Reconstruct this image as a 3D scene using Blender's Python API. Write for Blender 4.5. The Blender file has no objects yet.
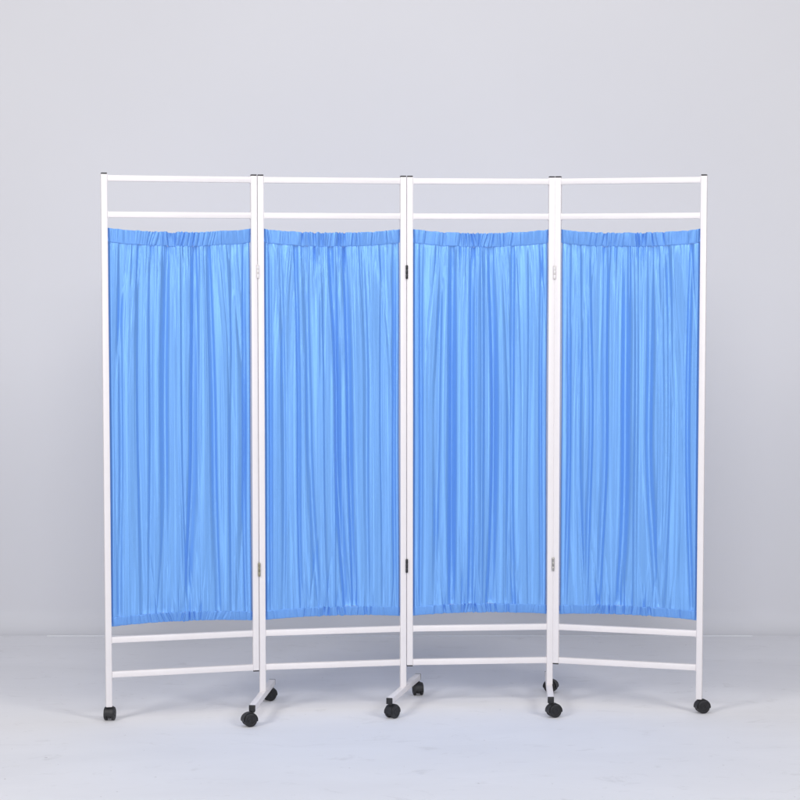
import bpy, bmesh, math, random
import numpy as np
from mathutils import Vector, Matrix

SC = bpy.context.scene
COL = SC.collection
R = math.radians

# ------------------------------------------------------------------ camera
cam_d = bpy.data.cameras.new("camera")
cam_d.sensor_width = 36.0
cam_d.lens = 36.0 * 1961.64 / 800.0
cam_d.clip_end = 200.0
cam = bpy.data.objects.new("camera", cam_d)
cam.location = (0.0, 0.0, 1.47914)
cam.rotation_euler = (math.pi / 2 - 0.064699, 0.0, 0.0)
COL.objects.link(cam)
SC.camera = cam

# ------------------------------------------------------------------ world: dim neutral studio fill
world = bpy.data.worlds.new("World")
SC.world = world
world.use_nodes = True
bg = world.node_tree.nodes["Background"]
bg.inputs[0].default_value = (0.90, 0.92, 1.0, 1)
bg.inputs[1].default_value = 0.185

# ------------------------------------------------------------------ studio softboxes and one added front fill
def softbox(name, loc, target, w, h, power, col=(1, 1, 1), spread=180):
    d = bpy.data.lights.new(name, 'AREA')
    d.shape = 'RECTANGLE'; d.size = w; d.size_y = h
    d.energy = power; d.color = col; d.spread = R(spread)
    o = bpy.data.objects.new(name, d)
    o.location = loc
    o.rotation_euler = (Vector(target) - Vector(loc)).to_track_quat('-Z', 'Y').to_euler()
    COL.objects.link(o)
    return o

softbox("softbox_key", (-3.4, 2.9, 3.6), (0.0, 6.7, 0.8), 1.3, 1.7, 130, (1.0, 0.985, 0.97))
softbox("softbox_fill", (3.4, 2.9, 3.6), (0.0, 6.7, 0.8), 1.3, 1.7, 112, (1.0, 0.985, 0.975))
softbox("softbox_overhead", (0.0, 4.6, 5.2), (0.0, 6.9, 0.6), 2.6, 1.6, 37, (0.97, 0.98, 1.0))
softbox("added_front_fill", (0.0, -0.6, 3.0), (0.0, 7.5, 1.1), 2.6, 1.5, 44, (0.99, 0.985, 1.0), 80)  # unseen frontal fill, added to even the light on lower wall and curtains

SC.view_settings.view_transform = 'Standard'
SC.view_settings.look = 'None'
SC.view_settings.exposure = -0.09
SC.view_settings.gamma = 1.0

# ------------------------------------------------------------------ materials
def mat(name, base, rough=0.5, spec=0.5):
    m = bpy.data.materials.new(name); m.use_nodes = True
    nt = m.node_tree; b = nt.nodes["Principled BSDF"]
    b.inputs["Base Color"].default_value = (*base, 1)
    b.inputs["Roughness"].default_value = rough
    b.inputs["Specular IOR Level"].default_value = spec
    return m, nt, b

def noise(nt, scale, detail=4, rough=0.55, vec_scale=None, dist=0.0):
    tc = nt.nodes.new("ShaderNodeTexCoord")
    mp = nt.nodes.new("ShaderNodeMapping")
    if vec_scale: mp.inputs["Scale"].default_value = vec_scale
    n = nt.nodes.new("ShaderNodeTexNoise")
    n.inputs["Scale"].default_value = scale
    n.inputs["Detail"].default_value = detail
    n.inputs["Roughness"].default_value = rough
    n.inputs["Distortion"].default_value = dist
    nt.links.new(tc.outputs["Object"], mp.inputs[0])
    nt.links.new(mp.outputs[0], n.inputs["Vector"])
    return n.outputs["Fac"]

def ramp(nt, fac, stops):
    r = nt.nodes.new("ShaderNodeValToRGB")
    e = r.color_ramp.elements
    while len(e) < len(stops): e.new(0.5)
    for el, (p, c) in zip(e, stops):
        el.position = p; el.color = (*c, 1)
    nt.links.new(fac, r.inputs[0])
    return r.outputs[0]

def bump(nt, b, fac, strength, dist):
    n = nt.nodes.new("ShaderNodeBump")
    n.inputs["Strength"].default_value = strength
    n.inputs["Distance"].default_value = dist
    nt.links.new(fac, n.inputs["Height"])
    nt.links.new(n.outputs[0], b.inputs["Normal"])
    return n

# white powder-coated steel
M_white, nt, b = mat("white_powder_coat", (0.80, 0.77, 0.785), 0.36, 0.5)
bump(nt, b, noise(nt, 900, 2), 0.08, 0.0004)
nt.links.new(ramp(nt, noise(nt, 9, 3), [(0.3, (0.735, 0.705, 0.720)), (0.7, (0.765, 0.735, 0.750))]), b.inputs["Base Color"])
# black plastics / rubber
M_black, nt, b = mat("black_plastic", (0.012, 0.012, 0.014), 0.42, 0.5)
bump(nt, b, noise(nt, 500, 3), 0.15, 0.0006)
M_rubber, nt, b = mat("black_caster_nylon", (0.010, 0.010, 0.012), 0.5, 0.45)
nt.links.new(ramp(nt, noise(nt, 60, 5), [(0.35, (0.009, 0.009, 0.011)), (0.75, (0.024, 0.024, 0.027))]), b.inputs["Base Color"])
bump(nt, b, noise(nt, 300, 3), 0.2, 0.0006)
M_steel, nt, b = mat("zinc_steel", (0.46, 0.44, 0.41), 0.35, 0.5)
b.inputs["Metallic"].default_value = 0.85
nt.links.new(ramp(nt, noise(nt, 70, 4), [(0.3, (0.34, 0.32, 0.29)), (0.7, (0.56, 0.54, 0.50))]), b.inputs["Base Color"])
M_brass, nt, b = mat("dull_brass", (0.30, 0.27, 0.18), 0.45, 0.5)
b.inputs["Metallic"].default_value = 0.6
nt.links.new(ramp(nt, noise(nt, 70, 4), [(0.3, (0.22, 0.20, 0.13)), (0.7, (0.38, 0.35, 0.25))]), b.inputs["Base Color"])
M_painted, nt, b = mat("painted_hinge", (0.70, 0.66, 0.64), 0.45, 0.5)
nt.links.new(ramp(nt, noise(nt, 120, 4), [(0.36, (0.60, 0.56, 0.53)), (0.55, (0.74, 0.71, 0.71))]), b.inputs["Base Color"])

# blue satin lining cloth, slightly translucent
def cloth_mat(name, base, dark):
    m, nt, b = mat(name, base, 0.40, 0.5)
    b.inputs["Anisotropic"].default_value = 0.8
    b.inputs["Metallic"].default_value = 0.42
    b.inputs["Anisotropic Rotation"].default_value = 0.25
    tg = nt.nodes.new("ShaderNodeTangent"); tg.direction_type = 'RADIAL'; tg.axis = 'Z'
    nt.links.new(tg.outputs[0], b.inputs["Tangent"])
    b.inputs["Specular Tint"].default_value = (0.80, 0.88, 1.0, 1)
    threads = noise(nt, 1.0, 3, 0.6, (420, 420, 1.6))
    nt.links.new(ramp(nt, threads, [(0.30, dark), (0.70, base)]), b.inputs["Base Color"])
    bump(nt, b, threads, 0.28, 0.0011)
    b.inputs["Sheen Weight"].default_value = 0.12
    b.inputs["Sheen Roughness"].default_value = 0.4
    tr = nt.nodes.new("ShaderNodeBsdfTranslucent")
    tr.inputs["Color"].default_value = (base[0] * 0.95, base[1], min(1, base[2] * 1.05), 1)
    mx = nt.nodes.new("ShaderNodeMixShader")
    mx.inputs[0].default_value = 0.24
    out = nt.nodes["Material Output"]
    nt.links.new(b.outputs[0], mx.inputs[1]); nt.links.new(tr.outputs[0], mx.inputs[2])
    nt.links.new(mx.outputs[0], out.inputs["Surface"])
    return m
M_cloth = cloth_mat("blue_satin_cloth", (0.218, 0.472, 0.92), (0.180, 0.418, 0.895))
M_cord, nt, b = mat("dark_blue_cord", (0.03, 0.08, 0.30), 0.6, 0.3)
bump(nt, b, noise(nt, 800, 2), 0.2, 0.0005)

# studio wall
M_wall, nt, b = mat("matte_studio_wall", (0.64, 0.64, 0.68), 0.85, 0.25)
nt.links.new(ramp(nt, noise(nt, 0.55, 4, 0.5), [(0.35, (0.665, 0.660, 0.686)), (0.65, (0.690, 0.684, 0.708))]), b.inputs["Base Color"])
bump(nt, b, noise(nt, 160, 4), 0.05, 0.001)
# studio floor: matte off-white, scuffed and faintly dusty
M_floor, nt, b = mat("scuffed_studio_floor", (0.66, 0.66, 0.70), 0.62, 0.35)
big = ramp(nt, noise(nt, 1.6, 6, 0.6, (1, 2.2, 1), 0.6), [(0.30, (0.755, 0.750, 0.775)), (0.70, (0.80, 0.795, 0.82))])
sc = noise(nt, 7.0, 8, 0.72, (1.0, 1.8, 1), 0.9)
scr = ramp(nt, sc, [(0.28, (0.87, 0.865, 0.86)), (0.42, (1, 1, 1))])
mm = nt.nodes.new("ShaderNodeMix"); mm.data_type = 'RGBA'; mm.blend_type = 'MULTIPLY'
mm.inputs["Factor"].default_value = 1.0
nt.links.new(big, mm.inputs["A"]); nt.links.new(scr, mm.inputs["B"])
sp = ramp(nt, noise(nt, 55, 2, 0.4), [(0.20, (0.70, 0.69, 0.68)), (0.255, (1, 1, 1))])
m2 = nt.nodes.new("ShaderNodeMix"); m2.data_type = 'RGBA'; m2.blend_type = 'MULTIPLY'
m2.inputs["Factor"].default_value = 1.0
nt.links.new(mm.outputs["Result"], m2.inputs["A"]); nt.links.new(sp, m2.inputs["B"])
nt.links.new(m2.outputs["Result"], b.inputs["Base Color"])
bump(nt, b, sc, 0.06, 0.002)
M_seam, nt, b = mat("pale_floor_seam", (0.80, 0.80, 0.82), 0.6, 0.3)
nt.links.new(ramp(nt, noise(nt, 3, 4), [(0.3, (0.70, 0.70, 0.73)), (0.7, (0.78, 0.78, 0.80))]), b.inputs["Base Color"])
M_mark, nt, b = mat("grey_scuff", (0.33, 0.32, 0.32), 0.8, 0.2)
bump(nt, b, noise(nt, 400, 2), 0.1, 0.0004)

# ------------------------------------------------------------------ mesh helpers
def link(name, bm, m, parent=None, loc=(0, 0, 0), rotz=0.0, smooth=True):
    me = bpy.data.meshes.new(name)
    bm.normal_update()
    bm.to_mesh(me); bm.free()
    me.materials.append(m)
    if smooth:
        for p in me.polygons: p.use_smooth = True
        try: me.set_sharp_from_angle(angle=R(32))
        except Exception: pass
    o = bpy.data.objects.new(name, me)
    COL.objects.link(o)
    o.location = loc; o.rotation_euler = (0, 0, rotz)
    if parent: o.parent = parent
    return o

def add_box(bm, x0, x1, y0, y1, z0, z1, bev=0.0, seg=2):
    t = bmesh.new()
    bmesh.ops.create_cube(t, size=1.0)
    for v in t.verts:
        v.co = Vector(((x0 + x1) / 2 + v.co.x * (x1 - x0), (y0 + y1) / 2 + v.co.y * (y1 - y0), (z0 + z1) / 2 + v.co.z * (z1 - z0)))
    if bev > 0:
        bmesh.ops.bevel(t, geom=t.edges[:], offset=bev, segments=seg, profile=0.5, affect='EDGES')
    me = bpy.data.meshes.new("tmp"); t.to_mesh(me); t.free()
    bm.from_mesh(me); bpy.data.meshes.remove(me)

def add_tube(bm, pts, r, n=10):
    rings = []
    for i, p in enumerate(pts):
        p = Vector(p)
        d = (Vector(pts[min(i + 1, len(pts) - 1)]) - Vector(pts[max(i - 1, 0)])).normalized()
        a = Vector((0, 0, 1)) if abs(d.z) < 0.9 else Vector((1, 0, 0))
        u = d.cross(a).normalized(); w = d.cross(u).normalized()
        rings.append([bm.verts.new(p + u * (r * math.cos(2 * math.pi * k / n)) + w * (r * math.sin(2 * math.pi * k / n))) for k in range(n)])
    for a, c in zip(rings, rings[1:]):
        for k in range(n):
            bm.faces.new((a[k], a[(k + 1) % n], c[(k + 1) % n], c[k]))
    bm.faces.new(rings[0][::-1]); bm.faces.new(rings[-1])

def add_lathe(bm, prof, axis='X', center=(0, 0, 0), n=40):
    """prof: list of (a, r) along the axis"""
    rings = []
    for a, r in prof:
        ring = []
        for k in range(n):
            c, s = r * math.cos(2 * math.pi * k / n), r * math.sin(2 * math.pi * k / n)
            v = (a, c, s) if axis == 'X' else (c, s, a)
            ring.append(bm.verts.new(Vector(v) + Vector(center)))
        rings.append(ring)
    for a, c in zip(rings, rings[1:]):
        for k in range(n):
            bm.faces.new((a[k], a[(k + 1) % n], c[(k + 1) % n], c[k]))
    bm.faces.new(rings[0][::-1]); bm.faces.new(rings[-1])
    bmesh.ops.recalc_face_normals(bm, faces=bm.faces[:])

def add_prism_x(bm, poly, x0, x1):
    """poly: (y, z) outline extruded along x"""
    a = [bm.verts.new((x0, y, z)) for y, z in poly]
    c = [bm.verts.new((x1, y, z)) for y, z in poly]
    n = len(poly)
    for k in range(n):
        bm.faces.new((a[k], a[(k + 1) % n], c[(k + 1) % n], c[k]))
    bm.faces.new(a[::-1]); bm.faces.new(c)
    bmesh.ops.recalc_face_normals(bm, faces=bm.faces[:])

# ------------------------------------------------------------------ setting
WALL_Y = 7.93
bm = bmesh.new()
s = [bm.verts.new(p) for p in ((-9, -3, 0), (9, -3, 0), (9, 9, 0), (-9, 9, 0))]
bm.faces.new(s)
floor = link("floor", bm, M_floor, smooth=False); floor["kind"] = "structure"
RC = 0.10                                                            # the wall sweeps into the floor
bm = bmesh.new()
prof = [(WALL_Y + RC * math.sin(R(a)), 0.0008 + RC * (1 - math.cos(R(a)))) for a in range(0, 91, 6)]
prof += [(WALL_Y + RC, 6.0), (WALL_Y + RC + .15, 6.0), (WALL_Y + RC + .15, -0.02), (WALL_Y, -0.02)]
add_prism_x(bm, prof, -9, 9)
wall = link("wall", bm, M_wall); wall["kind"] = "structure"
# thin pale seam where the floor covering meets the wall
bm = bmesh.new()
add_box(bm, -1.44, 1.44, WALL_Y - 0.009, WALL_Y + 0.002, -0.002, 0.0042, 0.0025)
seam = link("floor_seam", bm, M_seam); seam["kind"] = "structure"

# ------------------------------------------------------------------ the folding screen
ROOT = Vector((0.02, 6.6, 0.0))
screen = bpy.data.objects.new("folding_screen", None)
COL.objects.link(screen)
screen.location = ROOT
screen.empty_display_size = 0.2
screen["label"] = "white steel four panel folding privacy screen with blue gathered curtains on black casters"
screen["category"] = "folding screen"

J = [(-0.97357, 6.40547), (-0.47418, 6.53371), (0.02156, 6.61778), (0.52374, 6.65722), (1.01784, 6.52234)]
PS = 0.0207      # post section
RS = 0.0196      # rail section
GAP = 0.0011
Z_TOP, Z_R1, Z_R2, Z_R3, Z_R4 = 1.800, 1.7868, 1.6689, 0.2706, 0.1552
Z_SHORT = Z_R4 - RS / 2
Z_OUT, Z_FOOT = 0.0475, 0.0715

def P(x, y, z=0.0):
    """world point to the screen's own frame"""
    return Vector((x, y, z)) - ROOT

def post(x, y, rz, zbot, top_cap, bottom_cap):
    bm = bmesh.new()
    h = PS / 2
    add_box(bm, -h, h, -h, h, 0, Z_TOP - zbot, 0.0022, 3)
    o = link("post", bm, M_white, screen, P(x, y, zbot), rz)
    if top_cap:
        bm = bmesh.new()
        add_box(bm, -h + .0008, h - .0008, -h + .0008, h - .0008, Z_TOP - zbot + .0002, Z_TOP - zbot + .0044, 0.0014, 2)
        link("end_cap", bm, M_black, o)
    if bottom_cap:
        bm = bmesh.new()
        add_box(bm, -h + .0003, h - .0003, -h + .0003, h - .0003, -.0036, -.0002, 0.001, 2)
        link("end_cap", bm, M_black, o)
    return o

def rail(x, y, rz, length, z):
    bm = bmesh.new(); h = RS / 2
    add_box(bm, 0, length, -h, h, -h, h, 0.0016, 2)
    # weld fillet beads where the rail butts against the posts
    for ex in (0.0, length):
        for zz in (-h, h):
            sx = 0.0014 if ex == 0 else -0.0014
            add_tube(bm, [(ex + sx, -h * .85, zz), (ex + sx, -h * .3, zz * 1.01), (ex + sx, h * .3, zz * 1.01), (ex + sx, h * .85, zz)], 0.0016, 6)
    return link("cross_rail", bm, M_white, screen, P(x, y, z), rz)

# ---- curtains -----------------------------------------------------------
Z_CT, Z_CB = 1.6262, 0.3135       # curtain edges at the posts
HEAD, HEM = 0.046, 0.031          # height of the two stitched casings

def lerp3(a, m, c, t):
    """path through a at t=0, m at t=.5, c at t=1"""
    return np.where(t < .5, a + (m - a) * np.sin(np.clip(t, 0, .5) * math.pi), c + (m - c) * np.sin(np.clip(1 - t, 0, .5) * math.pi))

def fold_field(U, T, seed, mains):
    rs = np.random.RandomState(seed)
    H = np.zeros_like(U)
    def groove(path, wl, wr, amp, ex=2.0):
        d = U - path
        w = np.where(d < 0, wl, wr)
        return amp * np.exp(-(np.abs(d / w) + 1e-9) ** ex)
    # folds read off the photograph: (u top, u middle, u bottom, width left, width right, depth mm)
    for ut, um, ub, wl, wr, dep in mains:
        k = 0.60 + 0.40 * np.sin(np.clip(T, 0, 1) * math.pi) ** 0.7
        pth = lerp3(ut, um, ub, T) + 0.0035 * np.sin(T * rs.uniform(4, 9) + rs.uniform(0, 6))
        H -= groove(pth, wl, wr, dep * 2.05e-3 * k)
    # long soft folds, gathered towards the middle at both casings
    for i in range(22):
        um = rs.uniform(0.02, 0.98)
        pull_t, pull_b = rs.uniform(0.10, 0.30), rs.uniform(0.02, 0.14)
        ut = um + (0.5 - um) * pull_t; ub = um + (0.52 - um) * pull_b
        wl, wr = rs.uniform(.012, .034), rs.uniform(.008, .026)
        a = rs.uniform(-4.6, 4.6) * 1e-3
        c0, cw = rs.uniform(0.1, 0.9), rs.uniform(0.35, 0.9)
        H += groove(lerp3(ut, um, ub, T), wl, wr, a * np.exp(-((T - c0) / cw) ** 2), 1.6)
    # fine hanging pleats
    for i in range(42):
        um = rs.uniform(0.0, 1.0)
        ut = um + (0.5 - um) * rs.uniform(0.02, 0.16); ub = um + rs.uniform(-.012, .012)
        w = rs.uniform(.0035, .0110)
        a = rs.uniform(-1.25, 1.25) * 1e-3
        c0, cw = rs.uniform(0.0, 1.0), rs.uniform(0.3, 0.8)
        H += groove(lerp3(ut, um, ub, T), w, w * rs.uniform(.5, 1.2), a * np.exp(-((T - c0) / cw) ** 2), 1.7)
    # short gathers fanning out of the header and the hem
    for i in range(34):
        c = np.clip(rs.normal(.5, .22), .01, .99) if i % 3 else rs.uniform(.01, .99)
        spread = (c - .5) * rs.uniform(.2, .9)
        L = rs.uniform(.03, .22)
        path = c + spread * T
        w = rs.uniform(.003, .010) * (1 + 2.2 * T)
        H += groove(path, w, w * rs.uniform(.6, 1.3), rs.uniform(-4.6, 2.8) * 1e-3 * np.exp(-(T / L) ** 1.2), 1.35)
    for i in range(26):
        c = np.clip(rs.normal(.5, .22), .01, .99)
        B = 1 - T
        L = rs.uniform(.03, .16)
        path = c + rs.uniform(-.35, .35) * B
        w = rs.uniform(.003, .009) * (1 + 3.5 * B)
        H += groove(path, w, w * rs.uniform(.6, 1.3), rs.uniform(-4.8, 2.4) * 1e-3 * np.exp(-(B / L) ** 1.2), 1.35)
    # slow wander of the whole sheet
    H += 0.0022 * np.sin(U * rs.uniform(7, 11) + rs.uniform(0, 6)) * np.sin(T * rs.uniform(2, 5) + rs.uniform(0, 3))
    return H

def grid_mesh(name, X, Y, Z, parent, loc, rz, closed_v=False, m=None):
    nv, nu = X.shape
    co = np.stack([X, Y, Z], -1).reshape(-1, 3)
    idx = np.arange(nv * nu).reshape(nv, nu)
    if closed_v: idx = np.vstack([idx, idx[:1]])
    q = np.stack([idx[:-1, :-1], idx[1:, :-1], idx[1:, 1:], idx[:-1, 1:]], -1).reshape(-1, 4)
    me = bpy.data.meshes.new(name)
    me.from_pydata(co.tolist(), [], q.tolist())
    me.update()
    me.materials.append(m or M_cloth)
    me.polygons.foreach_set("use_smooth", np.ones(len(q), dtype=bool))
    o = bpy.data.objects.new(name, me)
    COL.objects.link(o)
    o.location = loc; o.rotation_euler = (0, 0, rz)
    o.parent = parent
    return o

def casing_gathers(u, seed, strong):
    """sharp creases of a casing drawn up on its wire: height along u"""
    rs = np.random.RandomState(seed)
    h = np.zeros_like(u); tilt = np.zeros_like(u)
    for i in range(46):
        c = np.clip(rs.normal(.5, .17), .03, .97) if i % 4 else rs.uniform(.02, .98)
        w = rs.uniform(.0022, .0070)
        near = .35 + .65 * math.exp(-((c - .5) / .25) ** 2)           # flatter towards the posts
        a = (rs.uniform(-6.0, -1.5) if rs.rand() < .6 else rs.uniform(.8, 4.0)) * 1e-3 * strong * near
        d = u - c
        h += a * np.exp(-(np.abs(d / np.where(d < 0, w, w * rs.uniform(.5, 1.6))) + 1e-9) ** 1.3)
        tilt += rs.uniform(-.004, .004) * np.exp(-(d / .05) ** 2)
    for i in range(70):
        c = rs.uniform(0, 1); w = rs.uniform(.002, .006)
        h += rs.uniform(-.7, .7) * 1e-3 * np.exp(-((u - c) / w) ** 2)
    return h, tilt

def curtain(jx, jy, rz, x0, x1, seed, mains):
    """x0..x1: clear width between the posts, in the panel's frame; +y of the frame points away from the camera"""
    W = x1 - x0
    loc = P(jx, jy, 0)
    nu, nv = 430, 170
    u = np.linspace(0, 1, nu)
    rs = np.random.RandomState(seed + 500)
    sag = (4 * u * (1 - u)) ** 0.75
    wob = np.convolve(rs.normal(0, 1, nu + 24), np.hanning(25) / 12.5, 'valid') * 0.0022
    wob2 = np.convolve(rs.normal(0, 1, nu + 24), np.hanning(25) / 12.5, 'valid') * 0.0010
    win = np.clip(np.minimum(u, 1 - u) / .04, 0, 1)
    ztop = Z_CT - 0.0128 * sag + wob * win
    zbot = Z_CB + 0.0085 * sag + wob2 * win
    gt, tilt_t = casing_gathers(u, seed + 11, 1.35)
    gb, tilt_b = casing_gathers(u, seed + 23, 1.2)
    ztop = ztop + np.clip(gt * 0.55, -.003, .002) * win
    zbot = zbot - np.clip(gb * 0.40, -.002, .002) * win
    hs = HEAD + 0.0012 * wob / 0.0022 * .5
    hb = HEM + wob2 * .4
    # body
    t = np.linspace(0, 1, nv)
    U, T = np.meshgrid(u, t)
    H = fold_field(U, T, seed, mains)
    tops, bots = ztop - hs, zbot + hb
    Zs = tops[None, :] + (bots - tops)[None, :] * T
    ease = np.clip(np.minimum(T, 1 - T) / .010, 0, 1)            # pinched at the stitch lines
    edge = np.clip(np.minimum(U, 1 - U) / .018, 0, 1)
    H += gt[None, :] * 0.7 * np.exp(-T / .045) + gb[None, :] * 0.6 * np.exp(-(1 - T) / .04)
    H = H * (0.65 + .35 * ease) * (0.35 + .65 * edge) + 0.0040 - 0.0045 * np.exp(-T / .03) - 0.014 * (1 - edge) ** 2
    inset = 0.0006 + 0.0010 * np.sin(T * math.pi) + 0.0004 * np.sin(T * 9 + seed)
    X = x0 + inset + (W - 2 * inset) * U
    body = grid_mesh("curtain", X, -H, Zs, screen, loc, rz)
    # header and hem: closed sleeves, front and back layers, stitched to the body
    for nm, za, zb, g, tilt in (("curtain_header", ztop, tops, gt, tilt_t), ("curtain_hem", bots, zbot, gb, tilt_b)):
        nr = 26
        ang = np.linspace(0, 2 * math.pi, nr, endpoint=False)
        A, UU = np.meshgrid(ang, u, indexing='ij')
        v = 0.5 - 0.5 * np.cos(A)                                  # 0 = upper edge, 1 = lower edge
        front = np.sin(A)                                          # >0 front layer
        zc = za[None, :] * (1 - v) + zb[None, :] * v
        sv = v if nm == 'curtain_header' else 1 - v                # 1 at the stitch line
        lean = 0.0042 - 0.0052 * v if nm == 'curtain_header' else 0.0042 - 0.0048 * v     # both sleeves lean back towards their lower edge
        thick = np.where(front >= 0, lean + 0.0014 * np.abs(front) ** 0.6, lean * (1 - np.abs(front) ** .5) - 0.0078 * np.abs(front) ** 0.5)
        env = 0.55 + 0.45 * np.abs(front)
        Gs = np.stack([np.interp(u + (vv - .5) * 1.0 * 0 , u, g) for vv in v[:, 0]])
        shift = (v - .5) * tilt[None, :] * 3.0
        Gs = np.interp((UU + shift).ravel(), u, g).reshape(UU.shape)
        edge1 = np.clip(np.minimum(UU, 1 - UU) / .02, 0, 1)
        Hc = thick + Gs * env * (0.3 + .7 * edge1) * np.where(front >= 0, 1, .12 + .88 * (1 - np.abs(front)) ** 4) - 0.006 * (1 - edge1) ** 2
        Hc = np.where(front > .3, np.maximum(Hc, -0.0022), Hc)      # the sleeve keeps clear of its wire
        Xc = x0 + 0.0010 + (W - 0.0020) * UU
        grid_mesh(nm, Xc, -Hc, zc, body, (0, 0, 0), 0.0, closed_v=True)
    # spring wires threaded through the sleeves, hooked into the posts
    for zz, sg in ((Z_CT - 0.017, -0.0128), (Z_CB + 0.014, 0.0085)):
        bm = bmesh.new()
        pts = []
        for k in range(41):
            q = k / 40
            pts.append((x0 - 0.001 + (W + 0.002) * q, 0.0045, zz + sg * (4 * q * (1 - q)) ** 0.75))
        add_tube(bm, pts, 0.0013, 8)
        link("curtain_wire", bm, M_cord, body)
    return body

MAINS = [
    # panel 1
    [(.600, .585, .520, .020, .036, 9.0), (.215, .205, .225, .020, .030, 4.5), (.405, .385, .36, .030, .020, 6.0),
     (.705, .735, .765, .030, .012, 5.5), (.09, .075, .06, .018, .014, 4.0), (.955, .95, .955, .012, .014, 4.5),
     (.30, .285, .27, .016, .022, 4.0), (.50, .49, .53, .014, .010, -3.5), (.86, .86, .85, .012, .016, 2.8)],
    # panel 2
    [(.485, .530, .600, .018, .030, 9.0), (.585, .625, .655, .016, .026, 7.5), (.235, .245, .265, .010, .016, 5.0),
     (.300, .330, .40, .028, .018, 5.0), (.115, .145, .13, .020, .012, 3.8), (.72, .755, .77, .020, .012, 3.4),
     (.955, .96, .965, .014, .012, 4.5), (.86, .865, .87, .012, .014, 2.8), (.405, .42, .45, .016, .012, -3.2), (.04, .045, .04, .012, .012, 3.5)],
    # panel 3
    [(.285, .295, .275, .022, .028, 8.5), (.435, .440, .420, .018, .024, 6.5), (.565, .595, .570, .018, .034, 9.5),
     (.745, .735, .755, .022, .012, 5.0), (.205, .19, .15, .024, .014, 3.5), (.055, .06, .05, .012, .016, 4.0),
     (.955, .95, .96, .014, .010, 3.6), (.86, .86, .865, .012, .016, 2.6), (.50, .515, .50, .014, .014, -3.4)],
    # panel 4
    [(.460, .470, .435, .020, .034, 9.0), (.335, .325, .29, .026, .016, 6.0), (.640, .645, .715, .022, .030, 7.0),
     (.20, .22, .20, .018, .014, 4.5), (.760, .80, .745, .016, .024, 4.5), (.935, .925, .96, .012, .018, 4.8),
     (.06, .06, .05, .016, .012, 4.0), (.55, .555, .56, .016, .014, -3.4), (.13, .14, .185, .012, .014, 3.0)],
]

foot_post = [(0, 'out'), (1, 'short'), (1, 'foot'), (2, 'foot'), (2, 'short'), (3, 'foot'), (3, 'short'), (4, 'out')]
ZB = {'out': Z_OUT, 'short': Z_SHORT, 'foot': Z_FOOT}
LEFT = ['out', 'foot', 'short', 'short']
RIGHT = ['short', 'foot', 'foot', 'out']
foot_xy = {}
for i in range(4):
    a, c = Vector(J[i]), Vector(J[i + 1])
    d = (c - a); L = d.length; d.normalize()
    rz = math.atan2(d.y, d.x)
    xl, xr = GAP + PS / 2, L - GAP - PS / 2
    for xx, kind in ((xl, LEFT[i]), (xr, RIGHT[i])):
        w = a + d * xx
        post(w.x, w.y, rz, ZB[kind], True, kind == 'short')
        if kind == 'foot': foot_xy[i, xx == xr] = (w.x, w.y)
        if kind == 'out': foot_xy[i, 'out'] = (w.x, w.y)
    r0 = a + d * (xl + PS / 2)
    for z in (Z_R1, Z_R2, Z_R3, Z_R4):
        rail(r0.x, r0.y, rz, xr - xl - PS, z)
    curtain(a.x, a.y, rz, xl + PS / 2, xr - PS / 2, 40 + 7 * i, MAINS[i])

# ---- hinges between neighbouring panels
def hinge(j, z, m, lab):
    x, y = J[j]
    d = (Vector(J[j + 1]) - Vector(J[j - 1])).normalized()
    rz = math.atan2(d.y, d.x)
    bm = bmesh.new()
    r, hh = 0.0040, 0.046
    yk = -PS / 2 - 0.0030
    for k in range(3):                                             # knuckles
        z0 = -hh / 2 + k * hh / 3 + .0004; z1 = z0 + hh / 3 - .0008
        add_lathe(bm, [(z0, r * .88), (z0 + .0008, r), (z1 - .0008, r), (z1, r * .88)], 'Z', (0, yk, 0), 16)
    o = link("hinge", bm, m, screen, P(x, y, z), rz)
    if lab: o["label"] = lab
    for sx in (-1, 1):                                             # leaves let in between the posts
        bm = bmesh.new()
        add_box(bm, min(sx * .0001, sx * .0009), max(sx * .0001, sx * .0009), yk + .001, 0.006, -hh / 2, hh / 2)
        link("hinge_leaf", bm, m, o, smooth=False)
    bm = bmesh.new()
    add_lathe(bm, [(-hh / 2 - .0008, .0012), (-hh / 2, .0017), (hh / 2, .0017), (hh / 2 + .0008, .0012)], 'Z', (0, yk, 0), 12)
    link("hinge_pin", bm, m, o)
hinge(1, 1.484, M_painted, "pale grey hinge")
hinge(1, 0.487, M_brass, "dull brass hinge")
hinge(2, 1.482, M_black, "black hinge")
hinge(2, 0.487, M_black, "black hinge")
hinge(3, 1.481, M_painted, "pale grey hinge")
hinge(3, 0.487, M_steel, "steel grey hinge")

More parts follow.
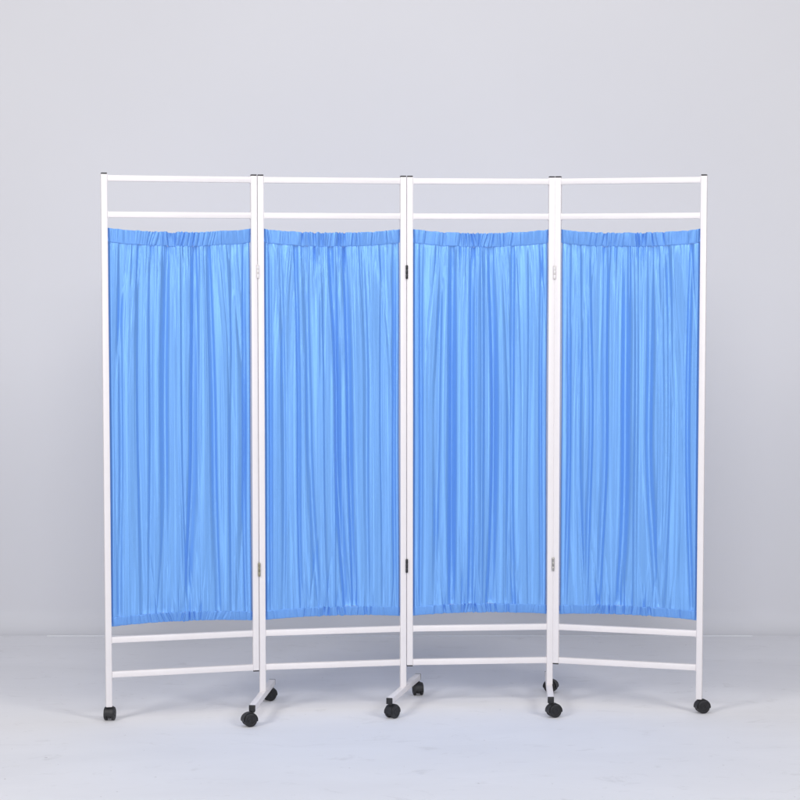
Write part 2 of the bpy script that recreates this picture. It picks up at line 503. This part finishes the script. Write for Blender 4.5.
# ---- twin-wheel casters
AX = 0.0225          # axle height
def caster_meshes():
    out = {}
    # hood: a fender over both wheels, a web between them and the axle boss
    bm = bmesh.new()
    ro, ri, n = 0.0250, 0.0228, 22
    outer = [(ro * math.cos(R(a)), AX + ro * math.sin(R(a))) for a in np.linspace(-14, 192, n)]
    inner = [(ri * math.cos(R(a)), AX + ri * math.sin(R(a))) for a in np.linspace(192, -14, n)]
    add_prism_x(bm, outer + inner, -0.0162, 0.0162)
    for v in bm.verts:
        v.co.x *= 1 - .45 * max(0.0, (v.co.z - AX) / ro) ** 2
    web = [(0.0195 * math.cos(R(a)), AX + 0.0235 * math.sin(R(a))) for a in np.linspace(-38, 218, 26)]
    add_prism_x(bm, web, -0.0062, 0.0062)
    bmesh.ops.bevel(bm, geom=[e for e in bm.edges if e.calc_face_angle(0) > 0.9], offset=0.0010, segments=2, affect='EDGES', clamp_overlap=True)
    out['hood'] = bm
    # wheel
    bm = bmesh.new()
    r = 0.0222
    add_lathe(bm, [(.0070, .006), (.0070, r - .003), (.0080, r - .0008), (.0096, r), (.0146, r), (.0166, r - .0012), (.0176, r - .0036), (.0172, r - .0065), (.0160, r - .0075), (.0160, .0095), (.0174, .0085), (.0174, .0040), (.0166, .0036), (.0166, .0008)], 'X', (0, 0, AX), 44)
    out['wheel'] = bm
    return out
CM = caster_meshes()
hood0 = link("caster", CM['hood'], M_rubber)
wheel0 = link("caster_wheel", CM['wheel'], M_rubber, hood0)
w1 = wheel0.copy(); COL.objects.link(w1); w1.parent = hood0; w1.rotation_euler = (0, 0, math.pi)
bm = bmesh.new()
add_lathe(bm, [(0.0, .0072), (.0075, .0072), (.008, .0064), (.020, .0064)], 'Z', (0, 0, 0), 20)
stem0 = link("caster_stem", bm, M_black, hood0, (0, 0.0115, AX + 0.0225))
casters = [hood0]
def place_caster(sx, sy, heading, first=[True]):
    """sx, sy: world position of the stem; heading: where +y (the stem side) points, degrees from +y"""
    if first[0]:
        o = hood0; first[0] = False
    else:
        o = hood0.copy(); COL.objects.link(o)
        for ch in (wheel0, w1, stem0):
            c = ch.copy(); COL.objects.link(c); c.parent = o
    a = R(heading)
    off = Vector((-math.sin(a), math.cos(a))) * 0.0115
    o.parent = screen
    o.location = P(sx - off.x, sy - off.y, 0)
    o.rotation_euler = (0, 0, a)
    return o

# ---- foot bars under three of the posts
def foot(px, py, slope, near, far, h_near, h_far):
    dv = Vector((slope, 1.0)).normalized()
    rz = math.atan2(dv.y, dv.x) - math.pi / 2                       # local +y runs away from the camera
    bm = bmesh.new(); h = PS / 2
    z1 = Z_FOOT - 0.0004; z0 = z1 - PS
    add_box(bm, -h, h, -near + .004, far - .004, z0, z1, 0.0020, 3)
    add_box(bm, -h + .001, h - .001, -h - .0022, h + .0022, z1 - .0006, z1 + .0012, 0.0006, 1)   # weld bead round the post
    o = link("foot_bar", bm, M_white, screen, P(px, py, 0), rz)
    for y0, y1 in ((-near, -near + .0055), (far - .0055, far)):
        bm = bmesh.new()
        add_box(bm, -h - .0002, h + .0002, y0, y1, z0 - .0002, z1 + .0002, 0.0015, 2)
        link("end_plug", bm, M_black, o)
    for q, hd in ((-near + 0.013, h_near), (far - 0.013, h_far)):
        place_caster(px + dv.x * q, py + dv.y * q, hd)

ox, oy = foot_xy[0, 'out']; place_caster(ox, oy, 176)
foot(*foot_xy[1, False], 0.095, 0.213, 0.205, -66, -52)
foot(*foot_xy[1, True], 0.250, 0.190, 0.222, 142, 10)
foot(*foot_xy[2, True], 0.050, 0.208, 0.215, 112, 68)
ox, oy = foot_xy[3, 'out']; place_caster(ox, oy, 104)
